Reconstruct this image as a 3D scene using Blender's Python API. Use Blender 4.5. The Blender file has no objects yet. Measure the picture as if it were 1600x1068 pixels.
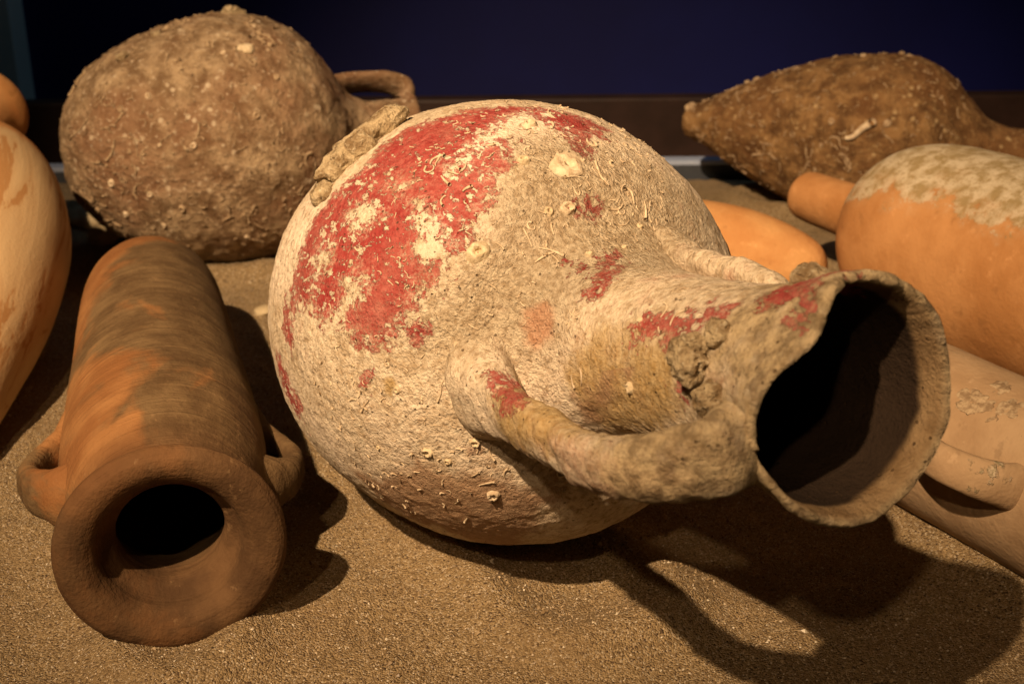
import bpy, math, random
import numpy as np
from mathutils import Vector, Matrix

R = math.radians
scene = bpy.context.scene
col = scene.collection
rng = np.random.default_rng(7)
random.seed(7)

# ------------------------------------------------------------------ camera
PITCH = R(22.0)
CAM = Vector((0.0, 0.0, 0.62))
cd = bpy.data.cameras.new("camera")
cam = bpy.data.objects.new("camera", cd)
col.objects.link(cam)
cam.location = CAM
cam.rotation_euler = (R(90) - PITCH, 0, 0)
cd.sensor_width = 36.0
cd.lens = 45.0
cd.clip_start = 0.02
cd.clip_end = 60
cd.dof.use_dof = True
cd.dof.focus_distance = 0.98
cd.dof.aperture_fstop = 9.0
scene.camera = cam

# ------------------------------------------------------------------ light
world = bpy.data.worlds.new("World")
scene.world = world
world.use_nodes = True
bg = world.node_tree.nodes["Background"]
bg.inputs[0].default_value = (0.75, 0.60, 0.45, 1)
bg.inputs[1].default_value = 0.007


def spot(name, loc, target, power, colr, cone=50, blend=0.4, size=0.04):
    ld = bpy.data.lights.new(name, 'SPOT')
    ld.energy = power
    ld.color = colr
    ld.spot_size = R(cone)
    ld.spot_blend = blend
    ld.shadow_soft_size = size
    o = bpy.data.objects.new(name, ld)
    col.objects.link(o)
    o.location = loc
    d = Vector(target) - Vector(loc)
    o.rotation_euler = d.to_track_quat('-Z', 'Y').to_euler()
    return o


# two warm gallery spotlights above and to the left of the viewer
spot("spotlight_key", (-0.98, -0.92, 2.52), (0.0, 1.63, 0.2), 1050, (1.0, 0.695, 0.415), 36, 1.0, 0.03)
spot("spotlight_second", (-0.52, -1.30, 2.0), (0.15, 1.3, 0.1), 66, (1.0, 0.68, 0.39), 48, 1.0, 0.04)
# added unseen lamp: cool fill to brighten the blue wall
spot("added_wall_fill", (0.1, 2.55, 2.6), (0.1, 3.3, 0.75), 16, (0.50, 0.74, 1.0), 110, 1.0, 0.3)

scene.view_settings.view_transform = 'Standard'
scene.view_settings.look = 'None'
scene.view_settings.exposure = 0.0
scene.view_settings.gamma = 1.0
scene.view_settings.use_curve_mapping = False
scene.cycles.max_bounces = 5
scene.cycles.use_denoising = True
scene.cycles.use_adaptive_sampling = True
scene.cycles.adaptive_threshold = 0.025


# ------------------------------------------------------------------ noise
def _hash(ix, iy, iz, seed):
    h = (ix * 374761393 + iy * 668265263 + iz * 2147483647 + seed * 1274126177) & 0xFFFFFFFF
    h = ((h ^ (h >> 13)) * 1274126177) & 0xFFFFFFFF
    h = ((h ^ (h >> 16)) * 2246822519) & 0xFFFFFFFF
    return ((h ^ (h >> 15)) & 0xFFFFFF) / float(0xFFFFFF)


def vnoise(P, scale=1.0, seed=0):
    Q = P * scale
    i = np.floor(Q).astype(np.int64)
    f = Q - i
    f = f * f * f * (f * (f * 6 - 15) + 10)
    x, y, z = i[:, 0], i[:, 1], i[:, 2]
    fx, fy, fz = f[:, 0], f[:, 1], f[:, 2]
    out = 0
    for dx in (0, 1):
        wx = fx if dx else 1 - fx
        for dy in (0, 1):
            wy = fy if dy else 1 - fy
            for dz in (0, 1):
                wz = fz if dz else 1 - fz
                out = out + wx * wy * wz * _hash(x + dx, y + dy, z + dz, seed)
    return out * 2 - 1


def fbm(P, scale, octaves=4, seed=0, gain=0.5):
    a, s, t, n = 1.0, scale, 0.0, 0.0
    for k in range(octaves):
        t = t + a * vnoise(P, s, seed + k * 17)
        n += a
        a *= gain
        s *= 2.03
    return t / n


def smooth(a, b, x):
    t = np.clip((x - a) / (b - a), 0, 1)
    return t * t * (3 - 2 * t)


# ------------------------------------------------------------------ mesh helpers
def mesh_from(name, V, F, attrs=None, smooth_shade=True):
    me = bpy.data.meshes.new(name)
    V = np.asarray(V, dtype=np.float32)
    F = np.asarray(F, dtype=np.int32)
    k = F.shape[1]
    me.vertices.add(len(V))
    me.vertices.foreach_set("co", V.ravel())
    me.loops.add(F.size)
    me.loops.foreach_set("vertex_index", F.ravel())
    me.polygons.add(len(F))
    me.polygons.foreach_set("loop_start", np.arange(0, F.size, k, dtype=np.int32))
    me.polygons.foreach_set("use_smooth", np.full(len(F), smooth_shade))
    for an, av in (attrs or {}).items():
        a = me.attributes.new(an, 'FLOAT', 'POINT')
        a.data.foreach_set("value", np.asarray(av, dtype=np.float32))
    me.update(calc_edges=True)
    me.validate()
    return me


def obj(name, me, mat=None, parent=None):
    o = bpy.data.objects.new(name, me)
    col.objects.link(o)
    if mat is not None:
        me.materials.clear()
        me.materials.append(mat)
    if parent is not None:
        o.parent = parent
    return o


def tag(o, label, cat=None, group=None, kind=None):
    o["label"] = label
    if cat:
        o["category"] = cat
    if group:
        o["group"] = group
    if kind:
        o["kind"] = kind
    return o


def grid_faces(nu, nv, wrap_v=True):
    """rows nu, columns nv."""
    i = np.arange(nu - 1)[:, None]
    j = np.arange(nv if wrap_v else nv - 1)[None, :]
    j2 = (j + 1) % nv
    a = i * nv + j
    b = i * nv + j2
    c = (i + 1) * nv + j2
    d = (i + 1) * nv + j
    return np.stack([a + 0 * j, b, c, d], -1).reshape(-1, 4)


def catmull(P, n):
    P = np.asarray(P, float)
    Q = np.vstack([2 * P[0] - P[1], P, 2 * P[-1] - P[-2]])
    seg = np.linalg.norm(np.diff(P, axis=0), axis=1)
    cum = np.concatenate([[0], np.cumsum(seg)])
    t = np.linspace(0, cum[-1], n)
    out = np.zeros((n, P.shape[1]))
    for k, tt in enumerate(t):
        i = min(np.searchsorted(cum, tt, side='right') - 1, len(P) - 2)
        u = (tt - cum[i]) / max(seg[i], 1e-9)
        p0, p1, p2, p3 = Q[i], Q[i + 1], Q[i + 2], Q[i + 3]
        out[k] = 0.5 * ((2 * p1) + (-p0 + p2) * u + (2 * p0 - 5 * p1 + 4 * p2 - p3) * u ** 2
                        + (-p0 + 3 * p1 - 3 * p2 + p3) * u ** 3)
    return out


def jar_frame(base, mouth_dir, roll=0.0):
    """local Z = base to mouth, local X = up: an angle of 0 is the top of the lying jar."""
    Z = Vector(mouth_dir).normalized()
    X = (Vector((0, 0, 1)) - Z * Z.z).normalized()
    Y = Z.cross(X)
    M = Matrix((X, Y, Z)).transposed()
    M = M @ Matrix.Rotation(roll, 3, 'Z')
    return Matrix.Translation(Vector(base)) @ M.to_4x4()


def jar_root(name, base, mouth_dir, roll=0.0):
    o = bpy.data.objects.new(name, None)
    o.empty_display_size = 0.05
    col.objects.link(o)
    o.matrix_world = jar_frame(base, mouth_dir, roll)
    return o


def phi_grid(n, centre=None, dens=2.5):
    """n angles, packed denser about `centre` (radians)."""
    u = np.linspace(0, 2 * math.pi, 4001)
    if centre is None:
        return np.linspace(0, 2 * math.pi, n, endpoint=False)
    w = 1 + (dens - 1) * smooth(-0.35, 0.35, np.cos(u - centre))
    c = np.concatenate([[0], np.cumsum((w[1:] + w[:-1]) / 2)])
    c /= c[-1]
    return np.interp(np.linspace(0, 1, n, endpoint=False), c, u)


def lathe(profile, nseg, nrow, phis=None):
    """points of a surface of revolution: returns P (rows, segs, 3), N, and row arrays."""
    pr = catmull(profile, nrow)
    pr[:, 0] = np.maximum(pr[:, 0], 0.0004)
    ph = phis if phis is not None else np.linspace(0, 2 * math.pi, nseg, endpoint=False)
    d = np.gradient(pr, axis=0)
    nr, nz = d[:, 1], -d[:, 0]
    ln = np.sqrt(nr ** 2 + nz ** 2) + 1e-9
    nr, nz = nr / ln, nz / ln
    c, s = np.cos(ph)[None, :], np.sin(ph)[None, :]
    P = np.stack([pr[:, 0:1] * c, pr[:, 0:1] * s, np.repeat(pr[:, 1:2], len(ph), 1)], -1)
    N = np.stack([nr[:, None] * c, nr[:, None] * s, np.repeat(nz[:, None], len(ph), 1)], -1)
    return P, N, pr, ph


def sweep(path, half_w, half_t, binormal, nring, nside, flat=2.0):
    """tube along a planar path; half_w along the binormal, half_t across it. Both are lists along the path."""
    C = catmull(path, nring)
    T = np.gradient(C, axis=0)
    T /= np.linalg.norm(T, axis=1)[:, None]
    B = np.asarray(binormal, float)
    B = B / np.linalg.norm(B)
    Nn = np.cross(B[None, :], T)
    Nn /= np.linalg.norm(Nn, axis=1)[:, None]
    tt = np.linspace(0, 1, nring)
    w = np.interp(tt, np.linspace(0, 1, len(half_w)), half_w)
    t = np.interp(tt, np.linspace(0, 1, len(half_t)), half_t)
    a = np.linspace(0, 2 * math.pi, nside, endpoint=False)
    ca = np.sign(np.cos(a)) * np.abs(np.cos(a)) ** (2 / flat)
    sa = np.sign(np.sin(a)) * np.abs(np.sin(a)) ** (2 / flat)
    V = C[:, None, :] + w[:, None, None] * ca[None, :, None] * B + t[:, None, None] * sa[None, :, None] * Nn[:, None, :]
    dirn = ca[None, :, None] * B + sa[None, :, None] * Nn[:, None, :]
    return V, dirn


def polar(phi, r, z):
    return np.array([r * math.cos(phi), r * math.sin(phi), z])


# ------------------------------------------------------------------ material helpers
class NT:
    def __init__(self, name):
        self.m = bpy.data.materials.new(name)
        self.m.use_nodes = True
        self.t = self.m.node_tree
        self.n = self.t.nodes
        self.bsdf = self.n["Principled BSDF"]
        self.co = self.n.new("ShaderNodeTexCoord").outputs["Object"]

    def link(self, a, b):
        self.t.links.new(a, b)

    def val(self, sock, v):
        if isinstance(v, (int, float)):
            sock.default_value = v
        elif isinstance(v, (tuple, list)):
            sock.default_value = (*v, 1.0) if len(v) == 3 and len(sock.default_value) == 4 else v
        else:
            self.link(v, sock)

    def math(self, op, a, b=0.0, c=None, clamp=False):
        n = self.n.new("ShaderNodeMath")
        n.operation = op
        n.use_clamp = clamp
        self.val(n.inputs[0], a)
        self.val(n.inputs[1], b)
        if c is not None:
            self.val(n.inputs[2], c)
        return n.outputs[0]

    def noise(self, scale, detail=4, rough=0.55, co=None, dist=0.0):
        n = self.n.new("ShaderNodeTexNoise")
        n.inputs["Scale"].default_value = scale
        n.inputs["Detail"].default_value = detail
        n.inputs["Roughness"].default_value = rough
        n.inputs["Distortion"].default_value = dist
        self.link(co or self.co, n.inputs["Vector"])
        return n.outputs["Fac"]

    def voronoi(self, scale, feature='F1', out="Distance", co=None, rand=1.0):
        n = self.n.new("ShaderNodeTexVoronoi")
        n.feature = feature
        n.inputs["Scale"].default_value = scale
        n.inputs["Randomness"].default_value = rand
        self.link(co or self.co, n.inputs["Vector"])
        return n.outputs[out]

    def mapping(self, scale=(1, 1, 1), rot=(0, 0, 0), co=None):
        n = self.n.new("ShaderNodeMapping")
        n.inputs["Scale"].default_value = scale
        n.inputs["Rotation"].default_value = rot
        self.link(co or self.co, n.inputs["Vector"])
        return n.outputs[0]

    def step(self, x, a, b):
        n = self.n.new("ShaderNodeMapRange")
        n.interpolation_type = 'SMOOTHSTEP'
        self.val(n.inputs["Value"], x)
        n.inputs["From Min"].default_value = a
        n.inputs["From Max"].default_value = b
        return n.outputs[0]

    def mix(self, fac, a, b, mode='MIX'):
        n = self.n.new("ShaderNodeMix")
        n.data_type = 'RGBA'
        n.blend_type = mode
        self.val(n.inputs[0], fac)
        self.val(n.inputs[6], a)
        self.val(n.inputs[7], b)
        return n.outputs[2]

    def attr(self, name):
        n = self.n.new("ShaderNodeAttribute")
        n.attribute_name = name
        return n.outputs["Fac"]

    def bump(self, h, dist, strength=1.0, normal=None):
        n = self.n.new("ShaderNodeBump")
        n.inputs["Distance"].default_value = dist
        self.val(n.inputs["Strength"], strength)
        self.link(h, n.inputs["Height"])
        if normal is not None:
            self.link(normal, n.inputs["Normal"])
        return n.outputs[0]

    def done(self, color, rough=0.9, normal=None, spec=0.2):
        self.val(self.bsdf.inputs["Base Color"], color)
        self.val(self.bsdf.inputs["Roughness"], rough)
        self.bsdf.inputs["Specular IOR Level"].default_value = spec
        if normal is not None:
            self.link(normal, self.bsdf.inputs["Normal"])
        return self.m


# ------------------------------------------------------------------ materials
def mat_main():
    m = NT("crusted_terracotta")
    big = m.noise(7, 4, 0.6)
    mid = m.noise(38, 5, 0.6)
    fine = m.noise(190, 5, 0.65)
    vfine = m.noise(620, 3, 0.6)
    rough = m.math('ADD', m.attr("rough"), m.math('MULTIPLY', m.math('SUBTRACT', mid, 0.5), 0.9), clamp=True)
    # crust colours
    c = m.mix(m.step(mid, 0.35, 0.65), (0.44, 0.34, 0.225), (0.685, 0.57, 0.42))
    c = m.mix(m.step(big, 0.45, 0.65), c, (0.72, 0.60, 0.465))
    c = m.mix(m.math('MULTIPLY', m.step(fine, 0.50, 0.70), 0.65), c, (0.75, 0.66, 0.50))
    c = m.mix(m.math('MULTIPLY', m.step(fine, 0.50, 0.33), 0.75), c, (0.30, 0.205, 0.115))
    tan = m.mix(m.step(fine, 0.4, 0.62), (0.39, 0.285, 0.17), (0.62, 0.50, 0.335))
    c = m.mix(m.math('MULTIPLY', rough, 0.75), c, tan)
    # bare clay showing through
    bare = m.step(m.math('ADD', m.attr("pink"), m.math('MULTIPLY', m.math('SUBTRACT', mid, 0.5), 1.6)), 0.40, 0.75)
    pinkc = m.mix(m.step(fine, 0.35, 0.65), (0.42, 0.25, 0.165), (0.58, 0.41, 0.29))
    c = m.mix(m.math('MULTIPLY', bare, 0.75), c, pinkc)
    och = m.step(m.math('ADD', m.attr("ochre"), m.math('MULTIPLY', m.math('SUBTRACT', m.noise(30, 7, 0.7), 0.5), 1.8)), 0.25, 1.0)
    ochc = m.mix(m.step(fine, 0.3, 0.7), (0.34, 0.215, 0.075), (0.44, 0.31, 0.14))
    c = m.mix(m.math('MULTIPLY', och, 0.85), c, ochc)
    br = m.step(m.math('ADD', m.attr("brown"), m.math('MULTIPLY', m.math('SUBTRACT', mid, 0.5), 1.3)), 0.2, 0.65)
    c = m.mix(m.math('MULTIPLY', br, 0.85), c, m.mix(fine, (0.24, 0.12, 0.065), (0.40, 0.26, 0.15)))  # brown underside: bare clay, partly the underside's shade put into the colour
    ti = m.step(m.math('ADD', m.attr("tint"), m.math('MULTIPLY', m.math('SUBTRACT', mid, 0.5), 1.2)), 0.3, 0.9)
    c = m.mix(m.math('MULTIPLY', ti, 0.6), c, (0.55, 0.24, 0.13))
    di = m.step(m.math('ADD', m.attr("dirt"), m.math('MULTIPLY', m.math('SUBTRACT', m.noise(24, 7, 0.68), 0.5), 2.2)), 0.35, 1.0)
    dc = m.mix(m.step(m.noise(75, 6, 0.68), 0.38, 0.62), (0.175, 0.12, 0.058), (0.47, 0.355, 0.20))
    c = m.mix(m.math('MULTIPLY', di, 0.85), c, dc)
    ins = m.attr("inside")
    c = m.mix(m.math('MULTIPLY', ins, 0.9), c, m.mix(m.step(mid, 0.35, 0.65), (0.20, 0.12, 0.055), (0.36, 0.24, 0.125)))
    c = m.mix(m.step(m.math('ADD', m.attr("mouth_shade"), m.math('MULTIPLY', m.math('MULTIPLY', m.attr("inside"), m.math('SUBTRACT', mid, 0.5)), 0.5)), 0.25, 0.7), c, (0.035, 0.022, 0.014))  # near-black inner wall: shade of the mouth painted into the colour
    # red film, frayed along its edge
    rn = m.noise(95, 7, 0.74, m.mapping((1, 1, 0.7), (0.5, 0.3, 0)), 0.3)
    rn2 = m.noise(26, 4, 0.6)
    fld = m.math('ADD', m.attr("red"), m.math('MULTIPLY', m.math('SUBTRACT', rn, 0.47), 3.0))
    fld = m.math('ADD', fld, m.math('MULTIPLY', m.math('SUBTRACT', rn2, 0.48), 1.3))
    red = m.step(fld, 0.0, 0.035)
    fleck = m.step(m.math('ADD', m.noise(150, 7, 0.70, m.mapping((1, 1, 0.55), (0.4, 0.2, 0))), m.math('MULTIPLY', m.math('SUBTRACT', m.noise(14, 3), 0.5), 0.35)), 0.54, 0.575)
    red = m.math('MULTIPLY', red, m.math('SUBTRACT', 1.0, fleck))
    rc = m.mix(m.step(fine, 0.35, 0.66), (0.27, 0.034, 0.031), (0.38, 0.080, 0.068))
    mar = m.math('MULTIPLY', m.step(m.noise(9, 5, 0.65), 0.44, 0.58), m.step(vfine, 0.25, 0.75))
    rc = m.mix(m.math('MULTIPLY', mar, 0.9), rc, (0.27, 0.10, 0.072))
    dust = m.math('MULTIPLY', m.step(m.noise(420, 4, 0.7), 0.54, 0.7), 0.32)
    rc = m.mix(dust, rc, (0.56, 0.34, 0.25))
    rc = m.mix(m.math('MULTIPLY', m.step(m.noise(20, 5, 0.65), 0.50, 0.66), 0.38), rc, (0.50, 0.19, 0.15))
    crim = m.step(m.noise(13, 4, 0.6, m.mapping((1, 1, 1), (0.3, 1.1, 0.4))), 0.45, 0.62)
    rc = m.mix(m.math('MULTIPLY', crim, 0.65), rc, (0.30, 0.030, 0.030))
    worn = m.math('MULTIPLY', m.step(fld, 0.75, 0.0), m.step(m.noise(310, 5, 0.7), 0.40, 0.60))
    rc = m.mix(m.math('MULTIPLY', worn, 0.55), rc, c)
    c = m.mix(m.math('MULTIPLY', red, m.math('MULTIPLY_ADD', m.step(mid, 0.3, 0.6), 0.10, 0.90)), c, rc)
    # small dark pits
    pit = m.step(m.voronoi(135), 0.16, 0.09)
    pit = m.math('MULTIPLY', pit, m.step(m.noise(30, 2), 0.47, 0.56))
    c = m.mix(m.math('MULTIPLY', pit, 0.75), c, (0.10, 0.06, 0.03))
    # relief
    sq = m.noise(230, 3, 0.55, None, 0.5)
    ridge = m.math('SUBTRACT', 1.0, m.math('ABSOLUTE', m.math('MULTIPLY_ADD', sq, 2.0, -1.0)))
    ridge = m.math('POWER', ridge, 5.0)
    gr = m.noise(380, 6, 0.74)
    h = m.math('ADD', m.math('ADD', m.math('MULTIPLY', ridge, 0.35), m.math('MULTIPLY', m.voronoi(420), -0.55)), m.math('MULTIPLY', gr, 1.25))
    h = m.math('MULTIPLY', h, m.math('MULTIPLY_ADD', rough, 1.05, 0.35))
    h = m.math('MULTIPLY', h, m.math('MULTIPLY_ADD', m.attr("pink"), -0.9, 1.2))
    h = m.math('ADD', h, m.math('MULTIPLY', red, -0.30))
    h = m.math('ADD', h, m.math('MULTIPLY', pit, -0.8))
    h = m.math('ADD', h, m.math('MULTIPLY', m.noise(85, 5, 0.62), 1.7))
    nrm = m.bump(h, 0.0025, 1.0)
    return m.done(c, 0.92, nrm, 0.12)


def mat_crust():
    m = NT("sea_crust")
    n = m.noise(60, 6, 0.65)
    f = m.noise(260, 4, 0.6)
    c = m.mix(m.step(n, 0.36, 0.64), (0.19, 0.125, 0.062), (0.45, 0.35, 0.21))
    c = m.mix(m.math('MULTIPLY', m.step(f, 0.52, 0.7), 0.6), c, (0.58, 0.49, 0.34))
    h = m.math('ADD', m.math('MULTIPLY', n, 2.5), f)
    return m.done(c, 0.93, m.bump(h, 0.0045), 0.12)


def mat_shell(name, lo, hi):
    m = NT(name)
    n = m.noise(180, 4, 0.6)
    c = m.mix(m.step(n, 0.35, 0.65), lo, hi)
    return m.done(c, 0.75, m.bump(m.noise(700, 3), 0.0006), 0.25)


def mat_cyl():
    m = NT("stained_terracotta")
    st = m.noise(5.5, 6, 0.60, m.mapping((1.0, 1.0, 0.8), (0.35, 0.5, 0)), 0.5)
    band = m.noise(6.5, 5, 0.6, m.mapping((1.3, 1.3, 0.75), (0.9, -0.7, 0.3)), 0.9)
    turn = m.noise(60, 4, 0.6, m.mapping((0.12, 0.12, 2.6), (0.04, 0.02, 0)))
    fine = m.noise(320, 4, 0.6)
    c = m.mix(m.step(m.noise(18, 4), 0.35, 0.65), (0.20, 0.085, 0.029), (0.28, 0.135, 0.050))
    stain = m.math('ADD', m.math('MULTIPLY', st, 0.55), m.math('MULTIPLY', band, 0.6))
    stain = m.math('ADD', stain, m.math('MULTIPLY', m.attr("dark_bias"), 0.085))
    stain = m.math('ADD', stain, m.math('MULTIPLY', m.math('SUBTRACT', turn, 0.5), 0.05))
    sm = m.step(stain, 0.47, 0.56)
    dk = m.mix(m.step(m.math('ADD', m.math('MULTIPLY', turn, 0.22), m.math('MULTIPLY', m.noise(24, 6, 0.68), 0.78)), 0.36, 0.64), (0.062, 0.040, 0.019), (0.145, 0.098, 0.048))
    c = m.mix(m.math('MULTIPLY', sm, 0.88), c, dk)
    c = m.mix(m.math('MULTIPLY', m.attr("rimness"), 0.75), c, m.mix(m.step(m.noise(24, 5), 0.35, 0.65), (0.062, 0.030, 0.013), (0.112, 0.055, 0.023)))
    pale = m.math('MULTIPLY', m.step(m.noise(70, 6, 0.7), 0.60, 0.74), 0.55)
    c = m.mix(pale, c, (0.27, 0.165, 0.08))
    h = m.math('ADD', m.math('MULTIPLY', turn, 2.3), m.math('MULTIPLY', fine, 0.8))
    h = m.math('ADD', h, m.math('MULTIPLY', m.noise(40, 4), 1.0))
    return m.done(c, 0.85, m.bump(h, 0.0011), 0.15)


def mat_brown(name, lo, hi, red, speck, amount):
    m = NT(name)
    big = m.noise(6, 4, 0.6)
    mid = m.noise(32, 5, 0.65)
    fine = m.noise(150, 5, 0.65)
    c = m.mix(m.step(mid, 0.35, 0.66), lo, hi)
    c = m.mix(m.math('MULTIPLY', m.step(big, 0.42, 0.62), 0.7), c, red)
    c = m.mix(m.math('MULTIPLY', m.step(fine, 0.56, 0.70), amount), c, speck)
    v = m.voronoi(55)
    sp = m.math('MULTIPLY', m.step(v, 0.26, 0.16), m.step(m.noise(17, 3), 0.5, 0.58))
    c = m.mix(m.math('MULTIPLY', sp, amount), c, speck)
    c = m.mix(m.math('MULTIPLY', m.step(fine, 0.44, 0.30), 0.6), c, (0.07, 0.035, 0.018))
    h = m.math('ADD', m.math('MULTIPLY', mid, 2.0), m.math('MULTIPLY', fine, 1.4))
    return m.done(c, 0.9, m.bump(h, 0.004), 0.15)


def mat_streak():
    m = NT("washed_terracotta")
    st = m.noise(26, 5, 0.6, m.mapping((1.6, 1.6, 0.16), (0.25, 0.35, 0.0)), 0.5)
    mid = m.noise(11, 4, 0.6)
    fine = m.noise(240, 4)
    base = m.mix(m.step(mid, 0.35, 0.65), (0.44, 0.19, 0.06), (0.50, 0.255, 0.095))
    wash = m.mix(m.step(st, 0.3, 0.7), (0.48, 0.31, 0.15), (0.56, 0.40, 0.215))
    c = m.mix(m.math('MULTIPLY', m.step(m.math('ADD', mid, m.attr("wash")), 0.85, 1.15), 0.9), base, wash)
    lines = m.step(st, 0.455, 0.41)
    c = m.mix(m.math('MULTIPLY', lines, 0.8), c, (0.36, 0.17, 0.055))
    return m.done(c, 0.85, m.bump(m.math('ADD', st, m.math('MULTIPLY', fine, 0.4)), 0.0012), 0.18)


def mat_orange(name, lo, hi, crust=False, spots=0.0):
    m = NT(name)
    mid = m.noise(13, 5, 0.6)
    fine = m.noise(230, 4, 0.6)
    c = m.mix(m.step(mid, 0.35, 0.66), lo, hi)
    c = m.mix(m.math('MULTIPLY', m.step(m.noise(48, 5, 0.7), 0.58, 0.72), 0.35), c, tuple(min(1, v * 1.35 + 0.03) for v in hi))
    c = m.mix(m.math('MULTIPLY', m.step(m.noise(30, 4, 0.7), 0.40, 0.30), 0.4), c, tuple(v * 0.6 for v in lo))
    h = m.math('ADD', m.noise(60, 4), m.math('MULTIPLY', fine, 0.6))
    if crust:
        w = m.math('ADD', m.attr("white"), m.math('MULTIPLY', m.math('SUBTRACT', m.noise(22, 10, 0.70), 0.5), 1.8))
        wm = m.math('ADD', m.math('MULTIPLY', m.step(w, -0.15, 0.6), 0.45), m.math('MULTIPLY', m.step(w, 0.12, 0.20), 0.55))
        wc = m.mix(m.step(m.noise(60, 6, 0.7), 0.40, 0.60), (0.27, 0.205, 0.10), (0.50, 0.425, 0.30))
        wc = m.mix(m.math('MULTIPLY', m.step(m.noise(120, 5, 0.7), 0.55, 0.66), 0.55), wc, (0.20, 0.145, 0.055))
        c = m.mix(m.math('MULTIPLY', wm, 0.93), c, wc)
        h = m.math('ADD', h, m.math('MULTIPLY', wm, m.math('MULTIPLY_ADD', m.noise(200, 5, 0.7), 1.5, -0.5)))
    if spots:
        w = m.step(m.noise(26, 8, 0.7), 0.62, 0.68)
        wc = m.mix(m.step(m.noise(180, 4, 0.7), 0.4, 0.6), (0.20, 0.17, 0.09), (0.56, 0.46, 0.32))
        c = m.mix(m.math('MULTIPLY', w, spots), c, wc)
        h = m.math('ADD', h, m.math('MULTIPLY', w, m.noise(240, 5, 0.7)))
    return m.done(c, 0.85, m.bump(h, 0.0013), 0.18)


def mat_sand():
    m = NT("sand")
    v = m.voronoi(600, 'F1', "Color")
    sp = m.n.new("ShaderNodeSeparateColor")
    m.link(v, sp.inputs[0])
    r, g = sp.outputs[0], sp.outputs[1]
    c = m.mix(r, (0.195, 0.128, 0.057), (0.37, 0.265, 0.138))
    c = m.mix(m.step(g, 0.84, 0.93), c, (0.45, 0.36, 0.24))
    c = m.mix(m.step(g, 0.12, 0.05), c, (0.09, 0.055, 0.03))
    c = m.mix(m.math('MULTIPLY', m.step(m.noise(9, 4, 0.6), 0.4, 0.66), 0.35), c, (0.25, 0.165, 0.08))
    d = m.voronoi(600)
    h = m.math('ADD', m.math('MULTIPLY', d, -1.2), m.math('MULTIPLY', m.noise(90, 5, 0.65), 2.2))
    h = m.math('ADD', h, m.math('MULTIPLY', r, 0.4))
    return m.done(c, 0.8, m.bump(h, 0.0016), 0.3)


def mat_grain():
    m = NT("sand_grain")
    t = m.attr("tone")
    c = m.mix(t, (0.17, 0.108, 0.050), (0.42, 0.31, 0.175))
    c = m.mix(m.step(t, 0.90, 0.95), c, (0.58, 0.50, 0.37))
    return m.done(c, 0.45, None, 0.45)


def mat_flat(name, c, c2, scale, rough=0.6, spec=0.3, metallic=0.0):
    m = NT(name)
    n = m.noise(scale, 5, 0.6)
    m.bsdf.inputs["Metallic"].default_value = metallic
    return m.done(m.mix(m.step(n, 0.3, 0.7), c, c2), rough, m.bump(n, 0.001, 0.4), spec)


M_MAIN = mat_main()
M_CRUST = mat_crust()
M_WORM = mat_shell("worm_tube_chalk", (0.42, 0.315, 0.20), (0.60, 0.485, 0.335))
M_WORM_DARK = mat_shell("worm_tube_dull", (0.22, 0.145, 0.08), (0.42, 0.31, 0.19))
M_SHELL = mat_shell("barnacle_shell", (0.44, 0.34, 0.205), (0.60, 0.49, 0.325))
M_B = mat_cyl()
M_C = mat_brown("brown_crust", (0.155, 0.094, 0.048), (0.38, 0.275, 0.165), (0.20, 0.102, 0.054), (0.52, 0.42, 0.295), 0.85)
M_E = mat_brown("dark_brown_crust", (0.095, 0.048, 0.019), (0.26, 0.15, 0.062), (0.15, 0.07, 0.027), (0.42, 0.30, 0.155), 0.7)
M_D = mat_streak()
M_F = mat_orange("orange_terracotta_crusted", (0.34, 0.155, 0.052), (0.43, 0.215, 0.082), crust=True)
M_G = mat_orange("tan_terracotta", (0.32, 0.205, 0.112), (0.42, 0.285, 0.165), spots=0.8)
M_H = mat_orange("orange_terracotta", (0.44, 0.205, 0.07), (0.53, 0.285, 0.11))
M_SAND = mat_sand()
M_GRAIN = mat_grain()
M_WALL = mat_flat("blue_wall_paint", (0.0016, 0.0036, 0.066), (0.0026, 0.0054, 0.084), 3, 0.6)
M_BOARD = mat_flat("dark_brown_board", (0.020, 0.010, 0.007), (0.032, 0.016, 0.012), 14, 0.5)
M_KERB = mat_flat("slate_grey_kerb", (0.045, 0.05, 0.06), (0.06, 0.066, 0.08), 20, 0.4)
M_STRIP = mat_flat("pale_metal_strip", (0.30, 0.36, 0.50), (0.36, 0.42, 0.56), 20, 0.35)
M_PANEL = mat_flat("grey_green_panel", (0.46, 0.60, 0.58), (0.52, 0.66, 0.63), 4, 0.7)
M_STONE = mat_orange("pale_stone", (0.30, 0.23, 0.13), (0.46, 0.37, 0.23))


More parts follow.
